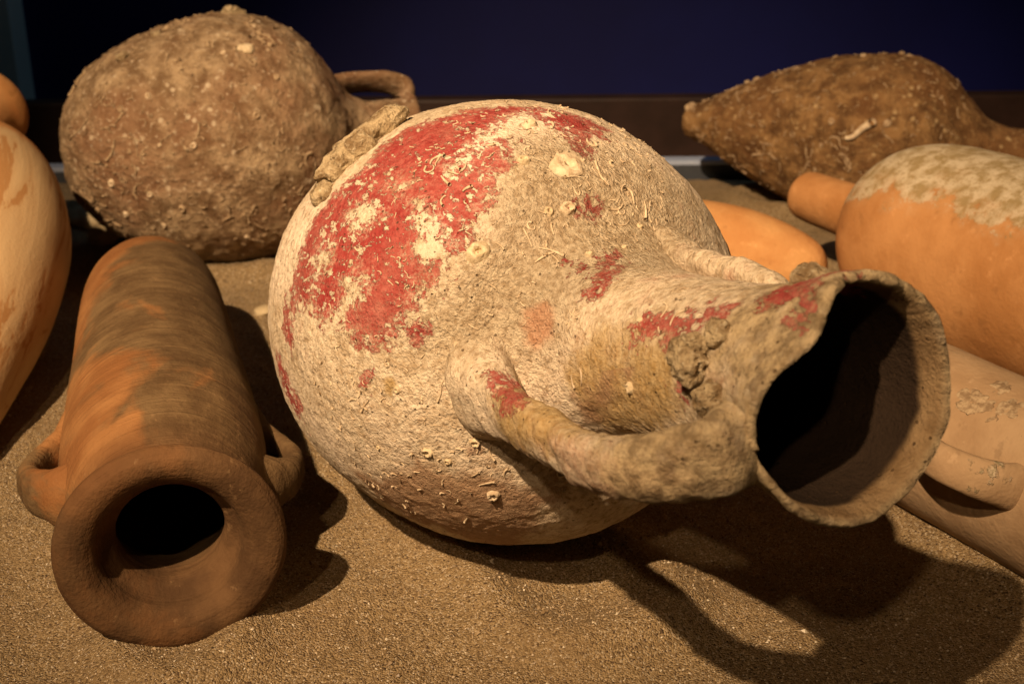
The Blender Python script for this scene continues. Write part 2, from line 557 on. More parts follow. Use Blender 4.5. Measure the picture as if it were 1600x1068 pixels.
# ------------------------------------------------------------------ amphora builder
def build_jar(root, outer, inner, splits, mat, nseg, nrow, disp=None, phis=None, attrs=None, nrow_in=60,
              lip=None):
    """outer profile from base to lip, inner profile from lip down to the inside of the base.
    splits: [(part name, z from, z to)] along the outer profile; the inner wall joins the last part."""
    P, N, pr, ph = lathe(outer, nseg, nrow, phis)
    ns = len(ph)
    if disp is not None:
        P = P + N * disp(P.reshape(-1, 3)).reshape(nrow, ns, 1)
    rows_in = None
    if inner is not None:
        Pi, Ni, pri, _ = lathe(inner, nseg, nrow_in, phis)
        if disp is not None:
            fade = np.linspace(1, 0.4, nrow_in)[:, None, None]
            Pi = Pi + Ni * fade * disp(Pi.reshape(-1, 3)).reshape(nrow_in, ns, 1)
        rows_in = Pi[1:]
    if lip is not None:
        P = lip(P, ph)
        if rows_in is not None:
            rows_in = lip(rows_in, ph)
    z = pr[:, 1]
    parts = {}
    for k, (nm, z0, z1) in enumerate(splits):
        i0 = int(np.argmin(np.abs(z - z0))) if k else 0
        i1 = int(np.argmin(np.abs(z - z1))) if k < len(splits) - 1 else nrow - 1
        A = P[i0:i1 + 1]
        if k == len(splits) - 1 and rows_in is not None:
            A = np.concatenate([A, rows_in], 0)
        V = A.reshape(-1, 3)
        F = grid_faces(len(A), ns)
        at = attrs(V) if attrs else {}
        if k == len(splits) - 1 and rows_in is not None:
            zi = pri[1:, 1]
            zt = zi.max()
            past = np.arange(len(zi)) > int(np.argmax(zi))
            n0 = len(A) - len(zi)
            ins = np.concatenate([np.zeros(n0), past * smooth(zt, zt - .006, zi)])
            shade = np.concatenate([np.zeros(n0), past * smooth(zt - .012, zt - .032, zi)])  # mask for the painted mouth shade, from below the lip inward
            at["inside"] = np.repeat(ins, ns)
            at["mouth_shade"] = np.repeat(shade, ns)
        parts[nm] = obj(nm, mesh_from(nm, V, F, at), mat, root)
    return parts


def build_handle(root, path_rz, phi, half_w, half_t, mat, nring=60, nside=24, disp=None, attrs=None, flat=2.3, name="handle",
                 skew=None):
    pts = []
    for k, (r, z) in enumerate(path_rz):
        p = phi + (skew[k] if skew else 0)
        pts.append(polar(p, r, z))
    b = np.array([-math.sin(phi), math.cos(phi), 0.0])
    V, D = sweep(pts, half_w, half_t, b, nring, nside, flat)
    if disp is not None:
        V = V + D * disp(V.reshape(-1, 3)).reshape(nring, nside, 1)
    Vf = V.reshape(-1, 3)
    F = grid_faces(nring, nside)
    return obj(name, mesh_from(name, Vf, F, attrs(Vf) if attrs else None), mat, root)


def px(x, y, z):
    """helper for laying out: a point z metres in front of the lens."""
    xn, yn = (x - 800) / 2000, -(y - 534) / 2000
    c, s = math.cos(PITCH), math.sin(PITCH)
    return Vector((xn * z, z * (c + yn * s), CAM.z + z * (yn * c - s)))


# ------------------------------------------------------------------ setting
FOOT = [((-.016, 1.10), (.06, .95), .075), ((-.27, .87), (-.46, 1.55), .05), ((-.46, 1.85), (-.30, 1.9), .07), ((.42, 1.8), (.7, 1.3), .05),
        ((.42, 1.09), (.6, .8), .045), ((-.677, 1.49), (-.75, 1.3), .05), ((.3, 1.64), (.1, 1.72), .04), ((.45, 2.19), (.7, 2.08), .05)]


def seg_dist(x, y, a, b):
    ax, ay = a
    dx, dy = b[0] - ax, b[1] - ay
    t = np.clip(((x - ax) * dx + (y - ay) * dy) / (dx * dx + dy * dy), 0, 1)
    return np.hypot(x - ax - t * dx, y - ay - t * dy)


def sand_h(x, y):
    P = np.stack([x, y, np.zeros_like(x)], -1)
    h = 0.008 * fbm(P, 4.5, 3, 3) + 0.0042 * fbm(P, 20, 3, 5) + 0.0007 * fbm(P, 120, 2, 9)
    for a, b, wd in FOOT:
        d = seg_dist(x, y, a, b)
        h = h + 0.018 * np.exp(-((d - wd) / 0.032) ** 2)
    return h


def make_sand():
    nx, ny = 470, 470
    u = np.linspace(-1, 1, nx)
    X = 1.7 * (0.45 * u + 0.55 * u ** 3)
    v = np.linspace(0, 1, ny)
    Y = 0.30 + 2.05 * (0.45 * v + 0.55 * v * v)
    XX, YY = np.meshgrid(X, Y)
    Z = sand_h(XX.ravel(), YY.ravel())
    V = np.stack([XX.ravel(), YY.ravel(), Z], -1)
    return obj("sand", mesh_from("sand", V, grid_faces(ny, nx, False)), M_SAND)


sand = make_sand()
sand["kind"] = "structure"
sand["label"] = "coarse tan sand bed under the amphorae"


def make_grains(n):
    y = 0.72 + 1.25 * rng.random(n) ** 1.9
    x = (rng.random(n) * 2 - 1) * (0.12 + 0.42 * y)
    z = sand_h(x, y)
    r = 0.00055 + 0.0009 * rng.random(n) ** 2.5
    big = rng.random(n) < 0.012
    r = np.where(big, r * 1.9 + 0.0007 * rng.random(n), r)
    O = np.array([[1, 0, 0], [-1, 0, 0], [0, 1, 0], [0, -1, 0], [0, 0, 1], [0, 0, -1]], float)
    Fo = np.array([[0, 2, 4], [2, 1, 4], [1, 3, 4], [3, 0, 4], [2, 0, 5], [1, 2, 5], [3, 1, 5], [0, 3, 5]])
    jit = 0.7 + 0.6 * rng.random((n, 6, 1))
    rot = rng.random(n) * 6.28
    V = O[None] * jit
    c, s = np.cos(rot)[:, None], np.sin(rot)[:, None]
    vx = V[:, :, 0] * c - V[:, :, 1] * s
    vy = V[:, :, 0] * s + V[:, :, 1] * c
    tl = (rng.random((n, 1)) - 0.5) * 1.4
    vz = V[:, :, 2] * 0.8 + vx * tl
    V = np.stack([vx, vy, vz], -1) * r[:, None, None] + np.stack([x, y, z + r * 0.35], -1)[:, None, :]
    F = Fo[None] + (np.arange(n) * 6)[:, None, None]
    tone = np.repeat(rng.random(n), 6)
    return obj("sand_grains", mesh_from("sand_grains", V.reshape(-1, 3), F.reshape(-1, 3), {"tone": tone}, False), M_GRAIN)


gr = make_grains(62000)
tag(gr, "loose coarse grains scattered over the sand surface", "sand", kind="stuff")


def box(name, c, s, mat, rotz=0.0, bevel=0.0):
    import bmesh
    bm = bmesh.new()
    bmesh.ops.create_cube(bm, size=1.0)
    for v in bm.verts:
        v.co = Vector((v.co.x * s[0], v.co.y * s[1], v.co.z * s[2]))
    if bevel:
        bmesh.ops.bevel(bm, geom=list(bm.edges), offset=bevel, segments=2, affect='EDGES', profile=0.7)
    me = bpy.data.meshes.new(name)
    bm.to_mesh(me)
    bm.free()
    o = obj(name, me, mat)
    o.location = c
    o.rotation_euler = (0, 0, rotz)
    return o


YAW = R(2.6)
for nm, c, sz, mt, bv, lb in (
        ("wall", (0, 3.35, 0.75), (8, 0.1, 2.7), M_WALL, 0, "dark blue painted wall behind the display"),
        ("back_board", (0, 2.66, 0.0), (5.2, 0.05, 0.19), M_BOARD, .006, "dark brown board running along the back of the display"),
        ("kerb", (0, 2.37, -0.012), (5.2, 0.03, 0.07), M_KERB, .002, "slate grey kerb at the far edge of the sand"),
        ("edge_strip", (0, 2.37, 0.0275), (5.2, 0.034, 0.009), M_STRIP, .002, "thin pale metal strip capping the far kerb"),
        ("floor", (0, 1.5, -0.09), (8, 3.9, 0.06), M_BOARD, 0, "dark floor under the display")):
    o = box(nm, c, sz, mt, YAW if nm != "floor" else 0, bv)
    o["kind"] = "structure"
    o["label"] = lb
o = box("wall", (-1.66, 3.2, 0.75), (0.9, 0.1, 2.7), M_PANEL, 0.0, 0.004)
o["kind"] = "structure"
o["label"] = "grey green wall panel at the upper left corner"


# ------------------------------------------------------------------ painted patches and growths on a jar
def decal(V, pts, depth=0.09):
    """signed distance (metres, positive inside) of points V to a patch outline lying on the jar."""
    A = np.array(pts, float) / 1000.0
    c = A.mean(0)
    _, _, vt = np.linalg.svd(A - c)
    n = vt[2]
    if n @ np.array([c[0], c[1], 0.0]) < 0:
        n = -n
    u, v = vt[0], vt[1]
    a2 = np.stack([(A - c) @ u, (A - c) @ v], -1)
    out = np.full(len(V), -0.1)
    D = V - c
    px_, py_, pn = D @ u, D @ v, D @ n
    mg = 0.035
    ok = (pn > -depth) & (px_ > a2[:, 0].min() - mg) & (px_ < a2[:, 0].max() + mg) & (py_ > a2[:, 1].min() - mg) & (py_ < a2[:, 1].max() + mg)
    x, y = px_[ok], py_[ok]
    ins = np.zeros(len(x), bool)
    dm = np.full(len(x), 1.0)
    for (x0, y0), (x1, y1) in zip(a2, np.roll(a2, -1, 0)):
        dx, dy = x1 - x0, y1 - y0
        t = np.clip(((x - x0) * dx + (y - y0) * dy) / (dx * dx + dy * dy + 1e-12), 0, 1)
        dm = np.minimum(dm, np.hypot(x - x0 - t * dx, y - y0 - t * dy))
        if y0 != y1:
            cr = ((y0 > y) != (y1 > y)) & (x < (x1 - x0) * (y - y0) / (y1 - y0) + x0)
            ins ^= cr
    out[ok] = np.where(ins, dm, -dm)
    return out


def surf(prof, phi, z, disp=None):
    zs = prof[:, 1]
    r = np.interp(z, zs, prof[:, 0])
    e = 0.003
    dr = (np.interp(z + e, zs, prof[:, 0]) - np.interp(z - e, zs, prof[:, 0])) / (2 * e)
    N = np.array([math.cos(phi), math.sin(phi), -dr])
    N /= np.linalg.norm(N)
    Pp = np.array([r * math.cos(phi), r * math.sin(phi), z])
    if disp is not None:
        Pp = Pp + N * disp(Pp[None])[0]
    return Pp, N, r


def worm_geo(prof, disp, phi, z, length, rad, curl, rnd, n=10, sides=6):
    """a chalky worm tube that creeps over the surface of a jar."""
    h = rnd.uniform(0, 6.28)
    du = dv = 0.0
    C, Nn = [], []
    st = length / (n - 1)
    k = curl
    for i in range(n):
        r = max(np.interp(z + dv, prof[:, 1], prof[:, 0]), 0.01)
        p, nn, _ = surf(prof, phi + du / r, z + dv, disp)
        C.append(p + nn * rad * (0.5 + (0.9 if i == n - 1 else 0.0)))
        Nn.append(nn)
        h += k * st
        k += rnd.uniform(-0.45, 0.45) * (abs(curl) + 60)
        du += math.cos(h) * st
        dv += math.sin(h) * st
    C, Nn = np.array(C), np.array(Nn)
    T = np.gradient(C, axis=0)
    T /= np.linalg.norm(T, axis=1)[:, None] + 1e-12
    B = np.cross(T, Nn)
    B /= np.linalg.norm(B, axis=1)[:, None] + 1e-12
    Q = np.cross(B, T)
    a = np.linspace(0, 2 * math.pi, sides, endpoint=False)
    rr = rad * np.linspace(0.55, 1.1, n)
    V = C[:, None] + rr[:, None, None] * (np.cos(a)[None, :, None] * B[:, None] + np.sin(a)[None, :, None] * Q[:, None])
    return V.reshape(-1, 3), grid_faces(n, sides)


def ring_geo(P, N, rad, hgt, rnd, seg=12, open_=0.5):
    """a barnacle: a low cone with a crater."""
    t = np.cross(N, [0.3, 0.5, 0.8])
    t /= np.linalg.norm(t)
    b = np.cross(N, t)
    rows = [(1.15, -0.3), (1.0, 0.15), (0.8, 0.75), (open_ + 0.16, 1.0), (open_, 0.85), (open_ * 0.8, 0.1), (0.02, -0.05)]
    el = rnd.uniform(0.75, 1.0)
    V = []
    for q, h in rows:
        for j in range(seg):
            a = 2 * math.pi * j / seg
            w = 1 + rnd.uniform(-0.20, 0.20)
            V.append(P + rad * q * w * (math.cos(a) * t + el * math.sin(a) * b) + N * hgt * h * rnd.uniform(0.55, 1.15))
    return np.array(V), grid_faces(len(rows), seg)


def lump_geo(P, N, T, sx, sy, sz, seed, nu=40, nv=28, amp=0.35, freq=55):
    T = T - N * (T @ N)
    T = T / np.linalg.norm(T)
    B = np.cross(N, T)
    th = np.linspace(0.02, math.pi - 0.02, nv)
    ph = np.linspace(0, 2 * math.pi, nu, endpoint=False)
    d = np.stack([np.cos(th)[:, None] + 0 * ph, np.sin(th)[:, None] * np.cos(ph), np.sin(th)[:, None] * np.sin(ph)], -1).reshape(-1, 3)
    L = d * np.array([sx, sy, sz])
    k = 1 + amp * fbm(L + seed, freq, 4, seed) - amp * 0.8 * np.clip(fbm(L + seed, freq * 2.2, 2, seed + 5) - 0.2, 0, 1)
    L = L * k[:, None]
    V = P + L[:, 0:1] * T + L[:, 1:2] * B + L[:, 2:3] * N
    return V, grid_faces(nv, nu)


def scatter_growth(root, prof, disp, mat, count, zr, phr, rnd, length=(0.008, 0.024), rad=(0.0007, 0.0016), curl=(90, 330), name="worm_tube"):
    """tubes grow in loose clusters of uneven size"""
    k = 0
    while k < count:
        z0 = rnd.uniform(*zr)
        p0 = math.radians(rnd.uniform(*phr))
        m_ = min(rnd.choice((1, 1, 2, 3, 4)), count - k)
        for _ in range(m_):
            z = min(max(z0 + rnd.gauss(0, 0.007), zr[0]), zr[1])
            p = p0 + rnd.gauss(0, 0.007) / 0.12
            t = rnd.random() ** 1.6
            L = length[0] + (length[1] - length[0]) * t
            V, F = worm_geo(prof, disp, p, z, L, rnd.uniform(*rad), rnd.choice((-1, 1)) * rnd.uniform(*curl) * rnd.choice((0.15, 0.5, 1.0)) * (0.6 + 0.4 * length[0] / L), rnd)
            obj(name, mesh_from(name, V, F), mat, root)
            k += 1


def fine_growth(root, prof, disp, mat, count, zr, phr, rnd, length=(0.003, 0.008), rad=(0.0004, 0.0008), name="fine_worm_tubes"):
    VV, FF, off = [], [], 0
    for _ in range(count):
        z = rnd.uniform(*zr)
        p = math.radians(rnd.uniform(*phr))
        V, F = worm_geo(prof, disp, p, z, rnd.uniform(*length), rnd.uniform(*rad), rnd.choice((-1, 1)) * rnd.uniform(80, 500), rnd, 5, 4)
        VV.append(V)
        FF.append(F + off)
        off += len(V)
    o = obj(name, mesh_from(name, np.concatenate(VV), np.concatenate(FF)), mat, root)
    o["kind"] = "stuff"
    return o


GROUP = "amphorae lying on the sand"
# patch outlines on the jars, in millimetres in the frame of each jar
RED = {"red1": [[155, 120, 285], [169, 100, 275], [180, 78, 280], [187, 56, 301], [190, 32, 312], [189, 2, 324], [186, -10, 336], 
        [178, 24, 358], [169, 44, 369], [160, 62, 375], [165, 37, 383], [156, 38, 395], [141, 48, 411], [139, 60, 409], [125, 68, 418], 
        [105, 86, 424], [92, 94, 428], [89, 107, 421], [94, 112, 414], [110, 110, 400], [120, 115, 382], [109, 121, 388], [97, 120, 403], 
        [91, 127, 399], [83, 122, 411], [78, 114, 422], [69, 118, 423], [65, 129, 415], [52, 137, 413], [38, 145, 409], [24, 154, 401], 
        [15, 167, 382], [21, 176, 364], [33, 180, 350], [48, 174, 354], [40, 181, 339], [27, 187, 326], [41, 186, 319], [50, 188, 294], 
        [44, 192, 274], [31, 194, 244], [52, 190, 250], [68, 184, 247], [83, 177, 251], [99, 169, 249], [114, 161, 246], [126, 151, 256], 
        [138, 139, 270], [148, 128, 281]],
    "red2": [[184, -1, 342], [182, -30, 343], [172, -52, 356], [162, -60, 370], [156, -46, 393], [157, -31, 398], [145, -14, 417], 
        [151, -9, 411], [161, -13, 395], [167, -7, 386], [174, 0, 373], [178, 0, 362]],
    "red3": [[36, 145, 409], [38, 140, 415], [32, 134, 422], [26, 138, 419], [24, 144, 414], [29, 147, 409]],
    "red4": [[0, 195, 196], [-7, 195, 211], [-28, 193, 223], [-48, 191, 247], [-62, 187, 219], [-50, 189, 196], [-34, 192, 180]],
    "red4b": [[46, 191, 231], [37, 193, 262], [10, 196, 254], [18, 194, 230]],
    "red5": [[2, 174, 371], [-3, 169, 379], [-15, 170, 375], [-10, 174, 370]],
    "red6": [[73, 21, 484], [72, 10, 492], [61, 24, 515], [50, 40, 525], [46, 46, 521], [51, 45, 508], [58, 36, 506], [65, 27, 496]],
    "red6b": [[69, 41, 478], [66, 33, 490], [61, 37, 495], [62, 43, 484]],
    "red7": [[109, 10, 448], [107, -4, 450], [97, 4, 457], [101, 11, 453]],
    "red8": [[36, 49, 577], [43, 41, 586], [45, 38, 622], [50, 31, 648], [54, 29, 673], [46, 41, 675], [38, 46, 662], [29, 52, 659], 
        [12, 58, 657], [3, 59, 666], [-6, 58, 653], [2, 58, 643], [17, 56, 642], [29, 51, 625], [30, 51, 601], [27, 54, 584]],
    "red9": [[57, 25, 696], [63, 8, 695], [69, 0, 721], [67, -4, 735], [56, -24, 713], [49, -27, 691], [54, 28, 744], [47, 33, 739], 
        [48, 34, 726], [56, 27, 726], [54, 30, 706]],
    "red10": [[3, 116, 487], [1, 107, 498], [-3, 114, 541], [-6, 127, 565], [-14, 133, 544], [-7, 128, 521]]}
HOLE = {"hole1": [[152, 88, 364], [149, 83, 378], [154, 71, 379], [147, 78, 386], [142, 89, 383]],
    "hole2": [[86, 175, 280], [96, 167, 306], [88, 168, 321], [80, 172, 319], [71, 180, 302]],
    "hole3": [[119, 149, 312], [122, 140, 334], [115, 138, 353], [110, 147, 345], [102, 156, 337]],
    "hole4": [[66, 172, 338], [74, 162, 360], [67, 160, 374], [53, 167, 367], [48, 174, 354]],
    "hole5": [[136, 122, 342], [140, 111, 357], [135, 112, 364], [130, 121, 358]]}
AREA = {"rough1": [[164, 33, 386], [159, -5, 399], [143, -41, 414], [126, -82, 412], [100, -106, 418], [72, -63, 507], [56, -66, 474], 
        [61, 7, 549], [56, 31, 528], [46, 51, 505], [16, 65, 507], [5, 87, 464], [8, 117, 440], [16, 143, 416], [33, 144, 411], [55, 121, 426], 
        [77, 109, 427], [87, 94, 431], [120, 68, 423], [142, 47, 411]],
    "ochre1": [[-7, 67, 505], [17, 62, 521], [36, 50, 549], [42, 43, 580], [35, 48, 635], [6, 58, 647], [-7, 59, 660], [-30, 51, 608], 
        [-48, 42, 527], [-35, 55, 516]],
    "ochre2": [[-7, 163, 389], [-3, 158, 397], [-11, 155, 401], [-20, 159, 394], [-17, 163, 387]],
    "pink1": [[-1, 122, 508], [-6, 125, 593], [-13, 136, 674], [-14, 124, 711], [-7, 101, 727], [-18, 94, 734], [-30, 111, 727], 
        [-39, 134, 695], [-34, 141, 663], [-25, 137, 587]],
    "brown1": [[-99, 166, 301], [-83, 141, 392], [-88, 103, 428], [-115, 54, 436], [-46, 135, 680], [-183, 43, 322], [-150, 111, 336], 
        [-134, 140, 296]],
    "tint1": [[42, 75, 465], [47, 63, 479], [37, 61, 493], [20, 67, 496], [8, 74, 482], [15, 79, 473]],
    "F_white": [[29, 122, 237], [59, 109, 230], [87, 91, 240], [113, 62, 261], [126, 34, 304], [130, 12, 388], [97, 86, 459], 
        [88, 96, 445], [67, 112, 427], [56, 119, 397], [59, 116, 355], [67, 112, 329], [46, 122, 300], [21, 127, 260]]}
# barnacles: angle, height along the axis, radius, height
BARN = [(2.9, 0.424, 0.0125, 0.003), (14.2, 0.411, 0.005, 0.0037), (48.0, 0.436, 0.0085, 0.0064), (11.0, 0.447, 0.0055, 0.0041), (18.6, 0.445, 0.004, 0.003), (115.4, 0.405, 0.005, 0.0037), (138.1, 0.42, 0.0055, 0.0041), (117.8, 0.435, 0.0042, 0.0032), (93.9, 0.588, 0.004, 0.003), (3.7, 0.375, 0.0055, 0.0041), (17.7, 0.48, 0.003, 0.0023), (-3.0, 0.483, 0.0022, 0.0016), (-3.2, 0.422, 0.002, 0.0015), (-19.8, 0.46, 0.0028, 0.0021), (111.5, 0.363, 0.0022, 0.0016), (157.3, 0.442, 0.0018, 0.0014), (120.2, 0.414, 0.003, 0.0023), (49.7, 0.585, 0.0022, 0.0016), (81.7, 0.44, 0.0035, 0.0026), (75.5, 0.454, 0.0022, 0.0016), (95.5, 0.4, 0.003, 0.0023)]


# ------------------------------------------------------------------ large crusted amphora in the middle
A_C = px(772.5, 499.2, 1.1787)
A_M = px(1334, 624, 0.7219)
A_dir = (A_M - A_C).normalized()
A_base = A_C - A_dir * 0.234
A_outer = [(0.0, 0.0), (0.0487, 0.0035), (0.0859, 0.014), (0.1195, 0.0328), (0.1561, 0.0702), (0.1803, 0.117), (0.194, 0.1755), (0.197, 0.234), (0.194, 0.294), (0.1842, 0.342), (0.1677, 0.3828), (0.1471, 0.414), (0.1226, 0.438), (0.1008, 0.4524), (0.084, 0.47), (0.072, 0.492), (0.065, 0.52), (0.061, 0.56), (0.0595, 0.61), (0.06, 0.65), (0.063, 0.685), (0.0685, 0.712), (0.0725, 0.73), (0.0735, 0.739)]
A_inner = [(0.0735, 0.739), (0.0730, 0.7425), (0.0705, 0.744), (0.0675, 0.7415), (0.0655, 0.733), (0.0635, 0.716), (0.0600, 0.69), (0.0555, 0.65), (0.0530, 0.6), (0.057, 0.53), (0.07, 0.48), (0.1, 0.44), (0.15, 0.39), (0.18, 0.32), (0.185, 0.234), (0.15, 0.09), (0.06, 0.025), (0, 0.012)]


def A_disp(P):
    return 0.0022 * fbm(P, 9, 2, 12) + 0.0010 * fbm(P, 55, 3, 11) + 0.0007 * fbm(P, 190, 3, 15)


def A_attrs(V):
    red = np.full(len(V), -0.1)
    for k in RED:
        red = np.maximum(red, decal(V, RED[k]))
    for k in HOLE:
        red = np.minimum(red, -decal(V, HOLE[k]))
    z = V[:, 2]
    sm = lambda k, w: smooth(-w, w, decal(V, AREA[k]))
    pink = np.maximum(sm("pink1", 0.02), 0.38 * smooth(0.47, 0.53, z))
    pink = np.maximum(pink, 0.25)
    return {"red": np.clip(red / 0.022, -1.2, 1.2), "rough": np.maximum(sm("rough1", 0.03), 0.15),
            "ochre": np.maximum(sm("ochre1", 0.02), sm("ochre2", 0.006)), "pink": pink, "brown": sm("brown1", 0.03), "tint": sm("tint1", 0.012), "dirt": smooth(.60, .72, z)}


def A_lip(P, ph):
    """the mouth is out of round: its near upper side is pressed in and the edge is chipped."""
    da = (np.degrees(ph) - 42 + 180) % 360 - 180
    b = np.exp(-(da / 28.0) ** 2)[None, :]
    g = smooth(.675, .745, P[:, :, 2])
    Q = P.copy()
    k = 1 - 0.20 * b * g
    Q[:, :, 0] *= k
    Q[:, :, 1] *= k
    e = 0.015 * b
    ang = np.stack([np.cos(ph), np.sin(ph), 0 * ph], -1)
    chip = 0.007 * fbm(ang, 1.7, 2, 61) - 0.016 * np.clip(fbm(ang, 3.2, 3, 68) - 0.28, 0, 1) + 0.0012 * fbm(ang, 7, 3, 63)
    chip = chip * (1 - np.exp(-((np.degrees(ph) - 50) / 42.0) ** 2))
    Q[:, :, 2] += (e + chip[None, :]) * g
    return Q


root_a = jar_root("globular_amphora", A_base, A_dir)
tag(root_a, "large globular amphora with red patches, beige sea crust and broken mouth", "amphora", GROUP)
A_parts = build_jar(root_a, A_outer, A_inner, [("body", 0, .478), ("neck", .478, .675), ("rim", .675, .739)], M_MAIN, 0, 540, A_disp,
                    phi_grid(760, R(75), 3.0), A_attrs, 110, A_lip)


def A_hdisp(P):
    return 0.0032 * fbm(P, 30, 3, 21) + 0.0018 * fbm(P, 90, 3, 22)


HP = [(.080, .43), (.104, .452), (.113, .50), (.121, .57), (.1265, .642), (.119, .687), (.102, .712), (.088, .727), (.072, .724)]
HW = [.056, .034, .022, .019, .018, .0175, .018, .020, .025]
HT = [.046, .025, .0145, .0135, .0132, .0132, .0135, .0145, .013]
SK = [R(v) for v in (-2, 0, 1, 2, 3, 3, 3, 2, 2)]
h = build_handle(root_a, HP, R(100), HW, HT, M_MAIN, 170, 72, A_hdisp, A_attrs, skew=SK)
HP2 = [(.070, .44), (.084, .460), (.080, .49), (.075, .53), (.071, .57), (.064, .61), (.052, .63)]
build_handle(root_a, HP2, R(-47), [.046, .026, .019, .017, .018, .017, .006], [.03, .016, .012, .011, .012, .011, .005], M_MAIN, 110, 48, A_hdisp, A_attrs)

A_prof = catmull(A_outer, 300)
rnd = random.Random(5)
for k, (p, z, r_, h_) in enumerate(BARN):
    P_, N_, _ = surf(A_prof, R(p), z, A_disp)
    V, F = ring_geo(P_, N_, r_, h_, rnd, 14, rnd.uniform(0.40, 0.58))
    obj("barnacle", mesh_from("barnacle", V, F), M_SHELL if k % 3 else M_WORM, root_a)
scatter_growth(root_a, A_prof, A_disp, M_WORM, 40, (.36, .47), (-15, 112), rnd, (0.006, 0.019), (0.0007, 0.0014), (120, 520))
scatter_growth(root_a, A_prof, A_disp, M_WORM, 16, (.33, .46), (100, 150), rnd, (0.008, 0.02), (0.0006, 0.0011), (120, 420))
scatter_growth(root_a, A_prof, A_disp, M_WORM, 8, (.50, .66), (0, 110), rnd, (0.008, 0.018), (0.0006, 0.001), (120, 420))
fine_growth(root_a, A_prof, A_disp, M_WORM, 420, (.30, .475), (-40, 135), rnd, (0.002, 0.006), (0.0004, 0.0009))
# concretions
P_, N_, _ = surf(A_prof, R(33), .232)
Pb, _, _ = surf(A_prof, R(8), .232)
V, F = lump_geo(P_ + N_ * 0.004, N_, Pb - P_, .050, .022, .015, 3, 90, 60, 0.42, 48)
obj("concretion", mesh_from("concretion", V, F), M_CRUST, root_a)
V, F = lump_geo(polar(R(48), .196, .236), polar(R(48), 1, 0), np.array([0, 0, 1.0]), .016, .013, .013, 9, 44, 30, 0.35, 70)
obj("concretion", mesh_from("concretion", V, F), M_CRUST, root_a)
for p, r_, z, sc, sd in ((66, .065, .668, .0150, 12), (86, .064, .692, .012, 14), (50, .062, .680, .010, 15), (108, .072, .700, .011, 18), (355, .066, .70, .010, 19)):
    V, F = lump_geo(polar(R(p), r_, z), polar(R(p), 1, 0), np.array([0, 0, 1.0]), sc * 1.1, sc, sc * 0.9, sd, 80, 56, 0.6, 70)
    obj("concretion", mesh_from("concretion", V, F), M_CRUST, root_a)

# ------------------------------------------------------------------ cylindrical amphora in front
B_m = px(270, 868, 1.0)
B_f = Vector((-.463, 1.55, .08))
B_dir = (B_m - B_f).normalized()
B_L = (B_m - B_f).length
B_outer = [(0, 0), (.03, .004), (.056, .022), (.073, .055), (.081, .11), (.084, .2), (.088, B_L - .30), (.0905, B_L - .20), (.089, B_L - .145), (.083, B_L - .10),
           (.074, B_L - .065), (.070, B_L - .048), (.074, B_L - .036), (.083, B_L - .026), (.0895, B_L - .017), (.0900, B_L - .009), (.084, B_L - .002), (.076, B_L)]
B_inner = [(.076, B_L), (.068, B_L - .0015), (.060, B_L - .006), (.0560, B_L - .012), (.0545, B_L - .018), (.0540, B_L - .025), (.0505, B_L - .030), (.0455, B_L - .032),
           (.0430, B_L - .038), (.0435, B_L - .06), (.055, B_L - .1), (.076, B_L - .16), (.074, .2), (.05, .05), (0, .02)]


def B_disp(P):
    return 0.0016 * fbm(P, 7, 2, 31) + 0.0006 * fbm(P * np.array([.25, .25, 2.0]), 60, 2, 32) + 0.0003 * fbm(P, 90, 2, 33)


def B_attrs(V):
    dark_bias = -np.cos(np.arctan2(V[:, 1], V[:, 0]) - R(70)) + 0.3 - 1.0 * smooth(.2, .02, V[:, 2])  # more dark tone toward one side, less at the base end
    return {"rimness": smooth(B_L - .10, B_L - .045, V[:, 2]), "dark_bias": dark_bias}


root_b = jar_root("cylindrical_amphora", B_f, B_dir)
tag(root_b, "brown orange cylindrical amphora with thick round rim at front left", "amphora", GROUP)
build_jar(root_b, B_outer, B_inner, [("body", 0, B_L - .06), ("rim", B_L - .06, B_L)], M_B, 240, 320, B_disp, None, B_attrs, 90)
EH = [(.074, B_L - .230), (.092, B_L - .208), (.107, B_L - .184), (.1145, B_L - .159), (.107, B_L - .136), (.090, B_L - .122), (.074, B_L - .117)]
for p in (R(88), R(-97)):
    build_handle(root_b, EH, p, [.036, .022, .018, .0175, .019, .023, .034], [.022, .011, .009, .0095, .011, .014, .022], M_B, 60, 28, B_disp, B_attrs)

# ------------------------------------------------------------------ brown globular amphora at the back
C_c = px(331, 221, 1.95)
C_dir = Vector((0.93, 0.33, -0.02)).normalized()
C_base = C_c - C_dir * 0.222
C_outer = [(0, 0), (.045, .006), (.085, .026), (.126, .068), (.158, .125), (.178, .19), (.185, .25), (.176, .315), (.150, .365), (.112, .400), (.078, .420),
           (.058, .438), (.050, .46), (.049, .49), (.051, .52), (.057, .535), (.055, .54)]


def C_disp(P):
    return 0.006 * fbm(P, 7, 2, 41) + 0.0028 * fbm(P, 45, 3, 42) + 0.0014 * np.maximum(fbm(P, 130, 2, 43), 0)


